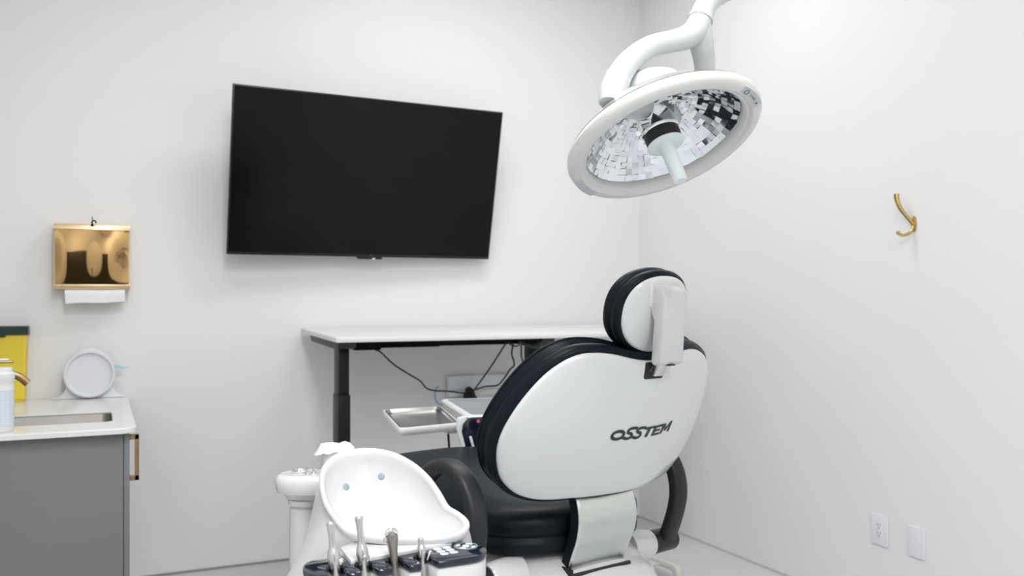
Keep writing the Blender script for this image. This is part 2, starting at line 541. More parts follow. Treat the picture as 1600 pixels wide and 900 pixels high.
def film_dispenser():
    cx, cz, r = -.037, .972, .106
    t = thing('film_dispenser', 'white round barrier film dispenser on flared stand at the wall', 'film dispenser', (cx, 4.42, ZT))
    f = lambda p, q, h: (p, h, q)
    o = []
    zb = ZT + .0008
    o += [(cx - .150, zb), (cx + .150, zb), (cx + .148, zb + .006)]
    for k in range(1, 7):
        s = k / 6
        o.append((cx + .148 - .052 * math.sin(s * PI / 2), zb + .006 + .055 * (1 - math.cos(s * PI / 2))))
    for a in range(-25, 206, 10):
        o.append((cx + .101 * math.cos(R(a)), cz + .012 + .101 * math.sin(R(a))))
    for k in range(6, 0, -1):
        s = k / 6
        o.append((cx - .148 + .052 * math.sin(s * PI / 2), zb + .006 + .055 * (1 - math.cos(s * PI / 2))))
    o.append((cx - .148, zb + .006))
    MB().prism(o, 4.425, 4.455, f, .002).build('stand', 'dispwhite', t)
    MB().lathe([(.0, .004), (.088, .004), (.092, -.004), (.096, -.008), (.102, -.008), (r, -.004), (r, .022), (.0, .022)], (cx, 4.40, cz), (0, 1, 0), 64).build('roll_cover', 'dispwhite', t)
    m = MB()
    pts = [(.050, 4.44, .992), (.085, 4.435, .996), (.105, 4.43, .988), (.122, 4.43, .990)]
    m.loft([[(x, y, z - .012 + .006 * i) for i, (x, y, z) in enumerate(pts)], [(x, y, z + .014 - .003 * i) for i, (x, y, z) in enumerate(pts)]], False, False, False)
    m.build('film_tail', 'film', t)
film_dispenser()

# ------------------------------------------------------------------ right wall fittings
def coat_hook():
    t = thing('coat_hook', 'brass double coat hook alone on the right wall', 'hook', (XR, 2.53, 1.60))
    f = lambda p, q, h: (h, p, q)
    MB().prism([(2.518 + .010 * math.cos(a * PI / 8), 1.607 + .032 * math.sin(a * PI / 8)) for a in range(16)], XR - .006, XR, f, .002).build('backplate', 'brass', t)
    m = MB()
    m.tube([(XR - .006, 2.520, 1.602), (XR - .016, 2.528, 1.622), (XR - .03, 2.540, 1.645), (XR - .044, 2.553, 1.675), (XR - .050, 2.561, 1.705), (XR - .050, 2.563, 1.728)],
           [.0055, .0065, .0065, .0075, .0085, .009], 14, 6, (0, 1, 0), 1.1, 3)
    m.build('upper_prong', 'brass', t)
    m = MB()
    m.tube([(XR - .006, 2.520, 1.600), (XR - .012, 2.524, 1.580), (XR - .026, 2.530, 1.566), (XR - .044, 2.540, 1.562), (XR - .056, 2.548, 1.570), (XR - .058, 2.550, 1.578)],
           [.0055, .006, .006, .0065, .0075, .008], 14, 6)
    m.build('lower_prong', 'brass', t)
coat_hook()

def wall_plate(y0, y1, z0, z1, kind):
    f = lambda p, q, h: (h, p, q)
    cy, cz = (y0 + y1) / 2, (z0 + z1) / 2
    if kind == 'outlet':
        t = thing('wall_outlet', 'white duplex power outlet low on the right wall', 'outlet', (XR, cy, cz))
    else:
        t = thing('blank_wall_plate', 'blank white cover plate without sockets beside the power outlet', 'wall plate', (XR, cy, cz))
    MB().prism(rrect(y0, z0, y1, z1, .003, 3), XR - .007, XR, f, .003).build('cover_plate', 'outlet', t)
    if kind == 'outlet':
        d = MB().prism(rrect(cy - .0165, cz - .033, cy + .0165, cz + .033, .002, 3), XR - .0085, XR - .0065, f, .0006).build('receptacle', 'outlet', t)
        for s in (.0175, -.0165):
            m = MB()
            m.box(XR - .0090, cy - .0078, cz + s, XR - .0083, cy - .0050, cz + s + .009)
            m.box(XR - .0090, cy + .0050, cz + s, XR - .0083, cy + .0078, cz + s + .008)
            m.lathe([(.0030, -.0004), (.0030, .0004)], (XR - .0087, cy, cz + s - .008), (1, 0, 0), 12)
            m.build('socket_slots', 'slot', d)
    for z in (z0 + .009, z1 - .009):
        MB().lathe([(.003, -.0005), (.0026, .0005), (.0, .0006)], (XR - .0070, cy, z), (-1, 0, 0), 12).build('screw', 'tub', t)
wall_plate(2.645, 2.733, .286, .414, 'outlet')
wall_plate(2.468, 2.548, .282, .406, 'blank')

# ------------------------------------------------------------------ standing desk
def desk():
    piv = Vector((.918, 3.74, 1.143))
    X = Matrix.Translation(piv) @ Matrix.Rotation(R(1.5), 4, 'X') @ Matrix.Translation(-piv)
    t = thing('standing_desk', 'white-topped standing desk on black frame under the television', 'desk', (1.75, 4.1, 0))
    x0, x1, y0, y1, z = .918, 2.70, 3.74, 4.475, 1.143
    MB().box(x0, y0, z - .022, x1, y1, z, .003).build('desktop', 'desk', t, X)
    zu = z - .0225
    for xb in (.985, 1.965):
        m = MB().prism([(3.80, zu), (4.38, zu), (4.33, zu - .032), (3.98, zu - .036), (3.83, zu - .034), (3.80, zu - .028)], xb - .045, xb + .035, lambda p, q, h: (h, p, q), .002)
        m.build('side_bracket', 'blackside', t, X)
    m = MB()
    m.box(1.02, 3.83, zu - .030, 1.975, 3.875, zu, .002)
    m.box(1.02, 4.02, zu - .030, 1.975, 4.06, zu, .002)
    m.build('crossbeam', 'black', t, X)
    m = MB().box(1.02, 3.82, zu - .041, 1.140, 4.0, zu - .004, .003).box(1.13, 3.825, zu - .033, 1.42, 3.95, zu - .004, .003)
    m.build('control_box', 'black', t, X)
    m = MB().box(1.80, 3.70 + .1, zu - .020, 1.94, 3.9, zu - .001, .003)
    m.build('hand_switch', 'black', t, X)
    for xc in (.995, 1.955):
        m = MB().box(xc - .024, 3.905, .875, xc + .022, 3.998, zu - .02, .002)
        l = m.build('leg', 'legblack', t)
        MB().box(xc - .028, 3.899, .45, xc + .026, 4.004, .878, .002).build('lower_sleeve', 'legblack', l)
        MB().box(xc - .034, 3.893, .035, xc + .032, 4.010, .45, .002).build('base_sleeve', 'legblack', l)
        MB().box(xc - .04, 3.72, .0, xc + .04, 4.40, .035, .006).build('foot', 'black', l)
desk()

def cables():
    def cable(name, pts, r, label, m='rubber'):
        o = MB().tube(pts, r, 8, 8).build(name, m)
        tag(o, label, 'cable', 'cables under the desk')
    r = .0042
    cable('power_cable', [(1.125, 3.86, 1.08), (1.15, 3.87, 1.07), (1.222, 3.90, 1.01), (1.318, 3.96, .955), (1.40, 4.05, .915), (1.46, 4.12, .870), (1.52, 4.16, .852), (1.58, 4.18, .846), (1.68, 4.32, .824), (1.80, 4.42, .80)], r,
          'long black cable sagging from desk control box down to the plug')
    cable('power_cable', [(1.755, 3.83, 1.10), (1.768, 4.03, .979), (1.785, 4.262, .853), (1.81, 4.40, .80)], r,
          'taut black cable running straight from desk to the plug')
    cable('power_cable', [(1.783, 3.81, 1.10), (1.799, 3.86, 1.045), (1.831, 3.90, .990), (1.83, 3.95, .961), (1.825, 4.01, .912), (1.817, 4.07, .875), (1.784, 4.14, .864), (1.768, 4.20, .849), (1.80, 4.40, .812)], r,
          'black cable dropping from desk with a kink before the plug')
    cable('power_cable', [(1.822, 3.80, 1.105), (1.841, 3.84, 1.03), (1.879, 3.875, .992), (1.93, 3.87, .983), (2.02, 3.88, .970), (2.10, 3.95, .90), (2.12, 4.2, .70), (2.1, 4.42, .45)], r,
          'black cable hanging from desk and curving away behind the chair')
    cable('cable_coil', [(1.80, 3.78, 1.105), (1.838, 3.76, 1.083), (1.876, 3.75, 1.076), (1.915, 3.74, 1.086), (1.945, 3.74, 1.106), (1.915, 3.76, 1.090), (1.875, 3.77, 1.084), (1.84, 3.78, 1.09), (1.81, 3.79, 1.106)], r,
          'bundled black cable loop tucked under the desk edge near the chair')
    cable('cable_loop', [(1.752, 3.80, 1.106), (1.765, 3.79, 1.090), (1.780, 3.78, 1.086), (1.795, 3.77, 1.092), (1.80, 3.775, 1.106)], .0036,
          'small black cable knot at the desk underside')
    cable('air_tube', [(1.640, 4.445, .842), (1.60, 4.38, .832), (1.58, 4.33, .800), (1.60, 4.34, .765), (1.68, 4.42, .745), (1.76, 4.47, .74)], .0035, 'thin blue tube curving down beside the white wall box', 'bluetube')
    m = MB().tube([(1.79, 4.41, .835), (1.80, 4.405, .815), (1.80, 4.40, .79), (1.80, 4.395, .765), (1.80, 4.395, .72)], [.012, .026, .034, .046, .05], 20, 4)
    tag(m.build('power_adapter', 'rubber'), 'black power plug bundle where the desk cables meet', 'power adapter')
cables()

def wall_box():
    t = thing('wall_connection_box', 'white box on the wall beneath the desk', 'wall box', (1.9, 4.46, .80))
    MB().box(1.704, 4.462, .815, 2.075, 4.498, .893, .003).build('upper_cover', 'boxwhite', t)
    MB().box(1.700, 4.452, .783, 2.080, 4.498, .8145, .003).build('lower_ledge', 'desk', t)
    MB().box(1.850, 4.470, .02, 1.920, 4.498, .783, .002).build('raceway', 'desk', t)
    m = MB()
    for k, (w, gap) in enumerate(((.007, 0), (.006, .010), (.007, .019), (.006, .029))):
        m.box(2.010 + gap, 4.4510, .794, 2.010 + gap + w, 4.4516, .799)
    m.build('marking', 'logo', t)
wall_box()

# ------------------------------------------------------------------ doctor's instrument table behind the chair
def delivery_table():
    t = thing('instrument_table', 'white instrument table with grey top and navy control panel behind chair', 'instrument table', (1.30, 2.85, 0))
    # tray frame (rounded rectangle, room-aligned)
    def quad(a, b, c, d, r, n=6):
        """rounded corners of a quad in plan"""
        P = [Vector((*p, 0)) for p in (a, b, c, d)]
        out = []
        for i in range(4):
            p0, p1, p2 = P[i - 1], P[i], P[(i + 1) % 4]
            u, v = (p0 - p1).normalized(), (p2 - p1).normalized()
            s, e = p1 + u * r, p1 + v * r
            for k in range(n + 1):
                q = k / n
                pt = s * (1 - q) ** 2 + p1 * 2 * q * (1 - q) + e * q * q
                out.append((pt.x, pt.y))
        return out
    A, B, C_, D = (.832, 2.600), (1.052, 2.640), (1.150, 3.095), (.918, 3.075)
    o = quad(A, B, C_, D, .03)
    cx, cy = sum(p[0] for p in o) / len(o), sum(p[1] for p in o) / len(o)
    def ins(P, d):
        return [(x + (cx - x) * d / math.hypot(cx - x, cy - y), y + (cy - y) * d / math.hypot(cx - x, cy - y)) for x, y in P]
    z = .912
    rings = [[(x, y, z - .012) for x, y in ins(o, .020)], [(x, y, z - .003) for x, y in ins(o, .016)], [(x, y, z) for x, y in ins(o, .010)],
             [(x, y, z - .001) for x, y in ins(o, .003)], [(x, y, z - .006) for x, y in o], [(x, y, z - .017) for x, y in ins(o, .002)], [(x, y, z - .026) for x, y in ins(o, .012)]]
    m = MB().loft(rings, False, True)
    m.build('tray_holder', 'tub', t)
    # the loose steel tray lying in it
    i0 = ins(o, .026)
    tr = MB().loft([[(x, y, z - .0255) for x, y in ins(o, .060)], [(x, y, z - .0245) for x, y in ins(o, .045)], [(x, y, z - .008) for x, y in ins(o, .026)], [(x, y, z - .002) for x, y in ins(o, .0205)],
                    [(x, y, z - .0045) for x, y in ins(o, .0215)], [(x, y, z - .0102) for x, y in ins(o, .029)], [(x, y, z - .0235) for x, y in ins(o, .047)]], True, False)
    tr = None
    m = MB().loft([[(x, y, z - .0118) for x, y in ins(o, .0225)], [(x, y, z + .0005) for x, y in ins(o, .0165)], [(x, y, z + .0008) for x, y in ins(o, .019)], [(x, y, z - .0095) for x, y in ins(o, .030)], [(x, y, z - .0105) for x, y in ins(o, .05)]], True, True)
    tag(m.build('steel_tray', 'traysteel', None), 'empty stainless steel tray lying in the white tray holder', 'tray')
    # body with grey top
    body = quad((1.060, 2.610), (1.50, 2.560), (1.56, 3.02), (1.150, 3.10), .03)
    bx, by = sum(p[0] for p in body) / len(body), sum(p[1] for p in body) / len(body)
    def insb(P, d):
        return [(x + (bx - x) * d / math.hypot(bx - x, by - y), y + (by - y) * d / math.hypot(bx - x, by - y)) for x, y in P]
    m = MB().loft([[(x, y, .900) for x, y in insb(body, .02)], [(x, y, .930) for x, y in body], [(x, y, .936) for x, y in insb(body, .006)], [(x, y, .936) for x, y in insb(body, .014)]])
    m.build('body', 'tub', t)
    m = MB().loft([[(x, y, .9362) for x, y in insb(body, .030)], [(x, y, .9372) for x, y in insb(body, .033)]])
    m.build('top_mat', 'greytop', t)
    # navy control panel: L-shaped front with white side
    f0 = Vector((1.040, 2.608, 0)); ux = Vector((.965, -.26, 0)).normalized(); fw = Vector((-.26, -.965, 0)).normalized()
    def F(p, q, h):
        v = f0 + ux * p + fw * h
        return (v.x, v.y, q)
    pan = [(.022, .80)] + [(.010, .85), (.000, .89), (.004, .912), (.016, .926), (.032, .932), (.44, .934), (.44, .870), (.105, .870), (.078, .866), (.068, .853), (.070, .835), (.080, .80)]
    MB().prism(pan, -.02, .012, F, .003).build('control_panel', 'navygloss', t)
    side = [(-.012, .930), (.018, .938), (.016, .926), (.004, .912), (.000, .89), (.010, .85), (.022, .80), (.03, .70), (.014, .70), (.008, .80), (-.006, .86), (-.016, .90)]
    MB().prism(side, -.03, .010, F, .003).build('side_frame', 'tub', t)
    for p, q, mm in ((.052, .921, 'red'), (.074, .915, 'button'), (.082, .924, 'button'), (.094, .917, 'button'), (.104, .925, 'button'), (.080, .906, 'button')):
        a = F(p, q, .0115)
        MB().lathe([(.0062 if mm == 'red' else .005, 0), (.005 if mm == 'red' else .004, .002), (0, .0024)], a, fw, 14).build('button', mm, t)
    MB().prism([(.022, .874), (.030, .876), (.040, .842), (.032, .839)], .012, .0135, F, .001).build('handle_light', 'button', t)
    # arm down to a floor column
    MB().lathe([(.05, .0), (.05, .12), (.035, .14), (.035, .90)], (1.33, 2.86, 0.0), (0, 0, 1), 28).build('column', 'plastic', t)
    MB().lathe([(.0, 0), (.20, 0), (.20, .02), (.05, .035), (.0, .035)], (1.33, 2.86, 0.0), (0, 0, 1), 40).build('base', 'plastic', t)
    # hoses and hanger under the tray
    MB().box(1.02, 2.68, .872, 1.062, 2.72, .886, .003).build('hanger', 'satin', t)
    m = MB().tube([(1.03, 2.70, .875), (1.035, 2.70, .80), (1.04, 2.70, .70), (1.05, 2.70, .60), (1.10, 2.75, .52)], .004, 8)
    m.build('hose', 'armgrey', t)
    m = MB().tube([(1.065, 2.69, .90), (1.085, 2.69, .82), (1.085, 2.69, .70), (1.08, 2.69, .60), (1.12, 2.75, .52)], .005, 8)
    m.tube([(1.105, 2.67, .90), (1.09, 2.68, .82), (1.088, 2.68, .70), (1.09, 2.69, .60), (1.13, 2.75, .52)], .005, 8)
    m.build('hose', 'satin', t)
    MB().prism([(-.008, .80), (.006, .80), (.0, .70), (-.014, .70)], -.12, -.03, F, .002).build('rear_bracket', 'satin', t)
delivery_table()

# ------------------------------------------------------------------ dental chair
CH = Matrix.Translation((1.0793, 1.6483, 0)) @ Matrix.Rotation(R(11.836), 4, 'Z')
OUT = [(-0.048, 0.165), (-0.079, 0.17), (-0.108, 0.174), (-0.148, 0.174), (-0.184, 0.166), (-0.217, 0.146), (-0.247, 0.115), (-0.273, 0.072), (-0.292, 0.025), (-0.303, -0.023), (-0.303, -0.065), (-0.292, -0.107),
       (-0.274, -0.141), (-0.243, -0.168), (-0.209, -0.18), (-0.171, -0.182), (-0.134, -0.178), (-0.107, -0.175), (-0.017, -0.171), (0.07, -0.174), (0.143, -0.178), (0.217, -0.174), (0.271, -0.150), (0.303, -0.107),
       (0.308, -0.047), (0.301, 0.025), (0.283, 0.084), (0.242, 0.132), (0.195, 0.159), (0.151, 0.172), (0.111, 0.174), (0.07, .169), (.03, .164), (-.012, .162)]
def pad_frame(P0, beta, k, m_):
    sb, cb = math.sin(beta), math.cos(beta)
    def S(w, t, add=0.0):
        o = k * w * w + m_ * t * t + add
        return Vector((P0[0] + w, P0[1] - t * sb + o * cb, P0[2] + t * cb + o * sb))
    return S
def offset_loop(P, d):
    n = len(P)
    out = []
    for i in range(n):
        a, b = P[i - 1], P[(i + 1) % n]
        tx, ty = b[0] - a[0], b[1] - a[1]
        l = math.hypot(tx, ty) or 1
        out.append((P[i][0] + d * ty / l, P[i][1] - d * tx / l))
    return out
def ccw(P):
    a = sum(P[i - 1][0] * P[i][1] - P[i][0] * P[i - 1][1] for i in range(len(P)))
    return P if a > 0 else P[::-1]

def chair():
    t = thing('dental_chair', 'white and navy dental chair seen from behind, backrest raised', 'dental chair', CH.to_translation())
    o96 = ccw([(v.x, v.y) for v in catmull([(w, q, 0) for w, q in OUT], 4, True)])
    S = pad_frame((0, 0, 1.0146), R(21.49), 1.002, .722)
    def shell(S, loop, name, thick=.014, roll=.004, mname='shell', par=t):
        c = (sum(p[0] for p in loop) / len(loop), sum(p[1] for p in loop) / len(loop))
        rings = []
        inner = offset_loop(loop, -thick * .6)
        # front (inside) face first, then the edge, then the outside to its centre
        rings.append([S(w, q, thick) for w, q in offset_loop(loop, -.03)])
        rings.append([S(w, q, thick) for w, q in offset_loop(loop, -.004)])
        rings.append([S(w, q, thick * .55) for w, q in loop])
        rings.append([S(w, q, roll * .9) for w, q in offset_loop(loop, -.0008)])
        rings.append([S(w, q, roll * .35) for w, q in offset_loop(loop, -roll * .7)])
        base = offset_loop(loop, -roll * 1.8)
        for i in range(0, 12):
            f = i / 12
            rings.append([S(c[0] + (w - c[0]) * (1 - f), c[1] + (q - c[1]) * (1 - f), 0) for w, q in base])
        m = MB().loft(rings, True, False)
        n = len(loop)
        last = rings[-1]
        m.add(list(last) + [S(c[0], c[1], 0)], [(j, (j + 1) % n, n) for j in range(n)])
        return m.build(name, mname, par, CH, ang=60)
    def cushion(S, loop, name, layers, par=t):
        c = (sum(p[0] for p in loop) / len(loop), sum(p[1] for p in loop) / len(loop))
        rings = [[S(w, q, a) for w, q in offset_loop(loop, d)] for d, a in layers]
        dl, al = layers[-1]
        lp = offset_loop(loop, dl)
        for f, a in ((.8, al + .004), (.6, al + .003), (.4, al), (.2, al - .003)):
            rings.append([S(c[0] + (w - c[0]) * f, c[1] + (q - c[1]) * f, a) for w, q in lp])
        m = MB().loft(rings, True, True)
        return m.build(name, 'navy', par, CH, ang=70)
    sh = shell(S, o96, 'back_shell')
    bc = cushion(S, o96, 'back_cushion', [(-.03, .010), (-.008, .009), (.003, .007), (.008, .010), (.012, .018), (.012, .028), (.008, .037), (.003, .041), (.0025, .043), (.006, .046), (.011, .055), (.011, .062), (.006, .071), (-.006, .078), (-.03, .081), (-.06, .081)])
    pip = MB()
    for d_, a_ in ((.0085, .012), (.0118, .056)):
        pip.tube([S(w, q, a_) for w, q in offset_loop(o96, d_)], .0014, 6, 0, None, 1, 2, True)
        pip.build('piping', 'navy', bc, CH)
        pip = MB()
    # slot for the headrest post
    sl = rrect(-.024, .124, .034, .160, .005, 4)
    m = MB()
    m.loft([[S(w, q, .0012) for w, q in sl], [S(w, q, -.0008) for w, q in sl]], False, True)
    m.build('headrest_slot', 'rubber', sh, CH)
    # lettering O S S T E M
    L = MB()
    def st(pts, wd, closed=False, ht=.0125, taper=None):
        P = [Vector((x, y, 0)) for x, y in pts]
        n = len(P)
        A, B = [], []
        for i in range(n):
            a = P[(i - 1) % n] if closed or i else P[i]
            b = P[(i + 1) % n] if closed or i < n - 1 else P[i]
            d = (b - a).normalized()
            nn = Vector((-d.y, d.x, 0))
            A.append(P[i] + nn * wd / 2)
            B.append(P[i] - nn * wd / 2)
        sv = lambda v: S(v.x + .0057 + .20 * v.y, v.y - .003, -.0011)
        vs = [sv(v) for v in A] + [sv(v) for v in B]
        L.add(vs, [(i, (i + 1) % n, n + (i + 1) % n, n + i) for i in range(n if closed else n - 1)])
    h = .0125
    e = lambda cx, cy, a, b, a0, a1, n=18: [(cx + a * math.cos(R(a0 + (a1 - a0) * i / n)), cy + b * math.sin(R(a0 + (a1 - a0) * i / n))) for i in range(n + 1)]
    th = .0072
    st(e(-.0680, -.0005, .0152, .0095, 0, 345, 28)[:-1], th, True)
    def ess(x, dh):
        # tail from the previous letter's foot, up through the diagonal to the top hook
        return ([(x - .0165, -.0070)] + e(x, -.0045, .0105, .0060, 215, 360, 10) + [(x + .0075, .0010), (x - .0010, .0035), (x - .0050, .0055)] + e(x + .0065, .0080 + dh, .0115, .0048, 185, 90, 7) + [(x + .0150, .0125 + dh), (x + .0190, .0110 + dh)])
    st([(v.x, v.y) for v in catmull([(a, b, 0) for a, b in ess(-.0390, .002)], 2)], .0066)
    st([(v.x, v.y) for v in catmull([(a, b, 0) for a, b in ess(-.0120, .0005)], 2)], .0066)
    st([(.006, .0098), (.0385, .0108)], .0058); st([(.0210, .0100), (.0190, -.0118)], .0094)
    st([(.0415, .0125), (.0415, -.0120)], .0088); st([(.0400, .0098), (.0665, .0108)], .0056); st([(.0400, .0003), (.0610, .0008)], .0050); st([(.0400, -.0095), (.0640, -.0090)], .0054)
    st([(.0715, .0128), (.0700, -.0112)], .0078); st([(.0735, .0125), (.0835, -.0050)], .0072); st([(.0830, -.0050), (.0985, .0140)], .0062); st([(.0985, .0145), (.0985, -.0108)], .0086)
    L.build('brand_lettering', 'letter', sh, CH, ang=20)
    # headrest
    Sh = pad_frame((.013, -.060, 1.270), R(14), 2.6, 1.6)
    loop = []
    for i in range(72):
        a = 2 * PI * i / 72
        c_, s_ = math.cos(a), math.sin(a)
        pw = 2 / 2.25
        loop.append((.0975 * math.copysign(abs(c_) ** pw, c_), .0855 * math.copysign(abs(s_) ** pw, s_)))
    loop = ccw(loop)
    hs = shell(Sh, loop, 'headrest_shell', .010, .003)
    cushion(Sh, loop, 'headrest_cushion', [(-.02, .006), (-.005, .006), (.003, .004), (.008, .008), (.010, .015), (.009, .023), (.005, .028), (.0045, .030), (.008, .034), (.010, .042), (.007, .052), (-.004, .060), (-.025, .063)])
    fyz = lambda p, q, h_: (h_, p, q)
    m = MB().prism([(-.040, 1.342), (-.060, 1.345), (-.094, 1.325), (-.102, 1.312), (-.092, 1.176), (-.086, 1.167), (-.062, 1.165), (-.058, 1.175), (-.066, 1.26), (-.050, 1.30)], -.028, .040, fyz, .0065, 3)
    br = m.build('headrest_bracket', 'plastic', t, CH)
    # raised collar round the bracket and the knob at its right
    MB().prism([(-.030, 1.30), (-.046, 1.356), (-.060, 1.352), (-.069, 1.330), (-.064, 1.285)], -.034, .048, fyz, .009, 3).build('bracket_collar', 'shell', t, CH)
    MB().lathe([(.010, 0), (.010, .008), (.006, .011), (0, .011)], (.040, -.085, 1.316), (1, 0, 0), 18).build('release_knob', 'plastic', br, CH)
    MB().box(-.004, -.090, 1.1655, .016, -.078, 1.1675).build('bottom_slot', 'rubber', br, CH)
    m = MB().prism([(-.066, 1.19), (-.080, 1.19), (-.050, 1.140), (-.030, 1.142)], -.006, .020, fyz, .002)
    m.build('headrest_post', 'satinsteel', t, CH)
    # lumbar support plate
    path = catmull([(0, .120, .880), (0, .106, .862), (0, .095, .832), (0, .093, .800), (0, .101, .765), (0, .116, .733), (0, .130, .700), (0, .138, .675)], 5)
    def plate(x0, x1, d0, d1):
        rings = []
        for i, p in enumerate(path):
            f = i / (len(path) - 1)
            bul = .006 * math.sin(PI * f)
            a, b = x0 - bul, x1 + bul
            r_ = .004
            prof = [(a, d1), (a, d0 + r_), (a + r_, d0), (b - r_, d0), (b, d0 + r_), (b, d1)]
            rings.append([(x, p.y + d, p.z) for x, d in prof])
        return MB().loft(rings, True, True)
    plate(-.088, .080, 0, .006).build('lumbar_plate', 'plate', t, CH, ang=30)
    plate(-.0865, .0785, .0062, .034).build('plate_core', 'navy', t, CH, ang=30)
    g = MB().box(-.096, .116, .681, .087, .124, .689, .002).box(-.098, .116, .683, -.092, .170, .700, .002)
    g.build('gasket', 'rubber', t, CH)
    # seat cushion
    plan = []
    for i in range(25):                                   # rear half ellipse
        a = R(180 + 180 * i / 24)
        plan.append((.245 * math.copysign(abs(math.cos(a)) ** .9, math.cos(a)), .32 + .175 * math.copysign(abs(math.sin(a)) ** .9, math.sin(a))))
    plan += [(.245, .40), (.240, .52), (.232, .64), (.222, .76)]
    for i in range(13):
        a = R(180 * i / 12)
        plan.append((.215 * math.copysign(abs(math.cos(a)) ** .7, math.cos(a)), .82 + .13 * math.sin(a) ** .7 if 0 < i < 12 else .82))
    plan += [(-.222, .76), (-.232, .64), (-.240, .52), (-.245, .40)]
    plan = ccw(plan)
    rise = lambda y: .022 * smoothstep(.25, .75, y)
    def lay(d, z):
        if d < -.04:
            P = [(x * (1 + d / .245), .55 + (y - .55) * (1 + d / .40)) for x, y in plan]
        else:
            P = offset_loop(plan, d)
        return [(x, y, z + rise(y)) for x, y in P]
    rings = [lay(-.05, .724), lay(-.012, .724), lay(-.002, .731), lay(.0, .745), lay(-.002, .757), lay(-.010, .764), lay(-.010, .767), lay(-.002, .773), lay(.0, .785), lay(-.002, .800), lay(-.012, .815), lay(-.030, .826), lay(-.055, .832), lay(-.09, .834), lay(-.14, .834), lay(-.20, .834)]
    m = MB().loft(rings, True, True)
    seat = m.build('seat_cushion', 'navy', t, CH, ang=70)
    m = MB().tube([(-.20, .50, .8365), (0, .50, .8435), (.20, .50, .8365)], .0015, 6)
    m.build('seam', 'navy', seat, CH)
    # white seat carriage
    def base_ring(z, hx, y0, y1, pw=2.6, n=64):
        out = []
        cy, hy = (y0 + y1) / 2, (y1 - y0) / 2
        for i in range(n):
            a = 2 * PI * i / n
            c_, s_ = math.cos(a), math.sin(a)
            out.append((hx * math.copysign(abs(c_) ** (2 / pw), c_), cy + hy * math.copysign(abs(s_) ** (2 / pw), s_), z))
        return out
    m = MB().loft([base_ring(.722, .15, .24, .70), base_ring(.7225, .205, .190, .78), base_ring(.710, .232, .155, .81), base_ring(.686, .252, .118, .825), base_ring(.656, .262, .075, .83), base_ring(.622, .266, .050, .83), base_ring(.57, .255, .055, .80), base_ring(.48, .20, .09, .72), base_ring(.42, .15, .14, .64)])
    m.build('seat_carriage', 'plastic', t, CH, ang=60)
    m = MB().loft([base_ring(.0, .24, .05, .90), base_ring(.035, .24, .05, .90), base_ring(.05, .22, .08, .86), base_ring(.06, .13, .20, .62), base_ring(.45, .12, .22, .58)])
    m.build('pedestal', 'plastic', t, CH, ang=50)
    # armrests
    for s in (-1, 1):
        x = -.322 if s < 0 else .302
        p = [(x, .205, .690), (x, .187, .730), (x, .170, .780), (x, .165, .825), (x, .177, .872), (x, .210, .912), (x, .260, .932), (x, .315, .927), (x, .365, .899), (x, .405, .855), (x, .430, .800), (x, .440, .75)]
        a = MB().tube(p, [.017] * 11 + [.015], 20, 6, (1, 0, 0), 1.4, 3.2).build('armrest', 'armgrey', t, CH, ang=60)
        MB().lathe([(.0, .255), (.030, .255), (.0305, .26), (.029, .335), (.026, .341), (.0, .341)], (0, .222, .680), (s, 0, 0), 28).build('armrest_hub', 'armgrey', a, CH)
        MB().lathe([(.046, .17), (.040, .225), (.036, .248), (.033, .254), (.0, .2545)], (0, .222, .680), (s, 0, 0), 28).build('hub_socket', 'plastic', t, CH)
chair()

# ------------------------------------------------------------------ spittoon unit
RIM = [(0.377, 1.656, 0.968), (0.382, 1.67, 0.983), (0.397, 1.685, 0.998), (0.422, 1.696, 1.009), (0.452, 1.698, 1.014), (0.481, 1.695, 1.014), (0.511, 1.682, 1.01), (0.536, 1.659, 1.001), (0.559, 1.632, 0.985),
       (0.573, 1.598, 0.966), (0.578, 1.557, 0.945), (0.579, 1.523, 0.929), (0.586, 1.492, 0.924), (0.589, 1.463, 0.919), (0.586, 1.443, 0.913), (0.57, 1.428, 0.906), (0.546, 1.423, 0.902), (0.515, 1.426, 0.901),
       (0.478, 1.437, 0.902), (0.44, 1.455, 0.903), (0.41, 1.475, 0.906), (0.390, 1.503, 0.909), (0.380, 1.545, 0.920), (0.375, 1.602, 0.935), (0.375, 1.635, 0.951)]
FWD = Vector((0.42262, 0.90631, 0)); RGT = Vector((0.90631, -0.42262, 0))
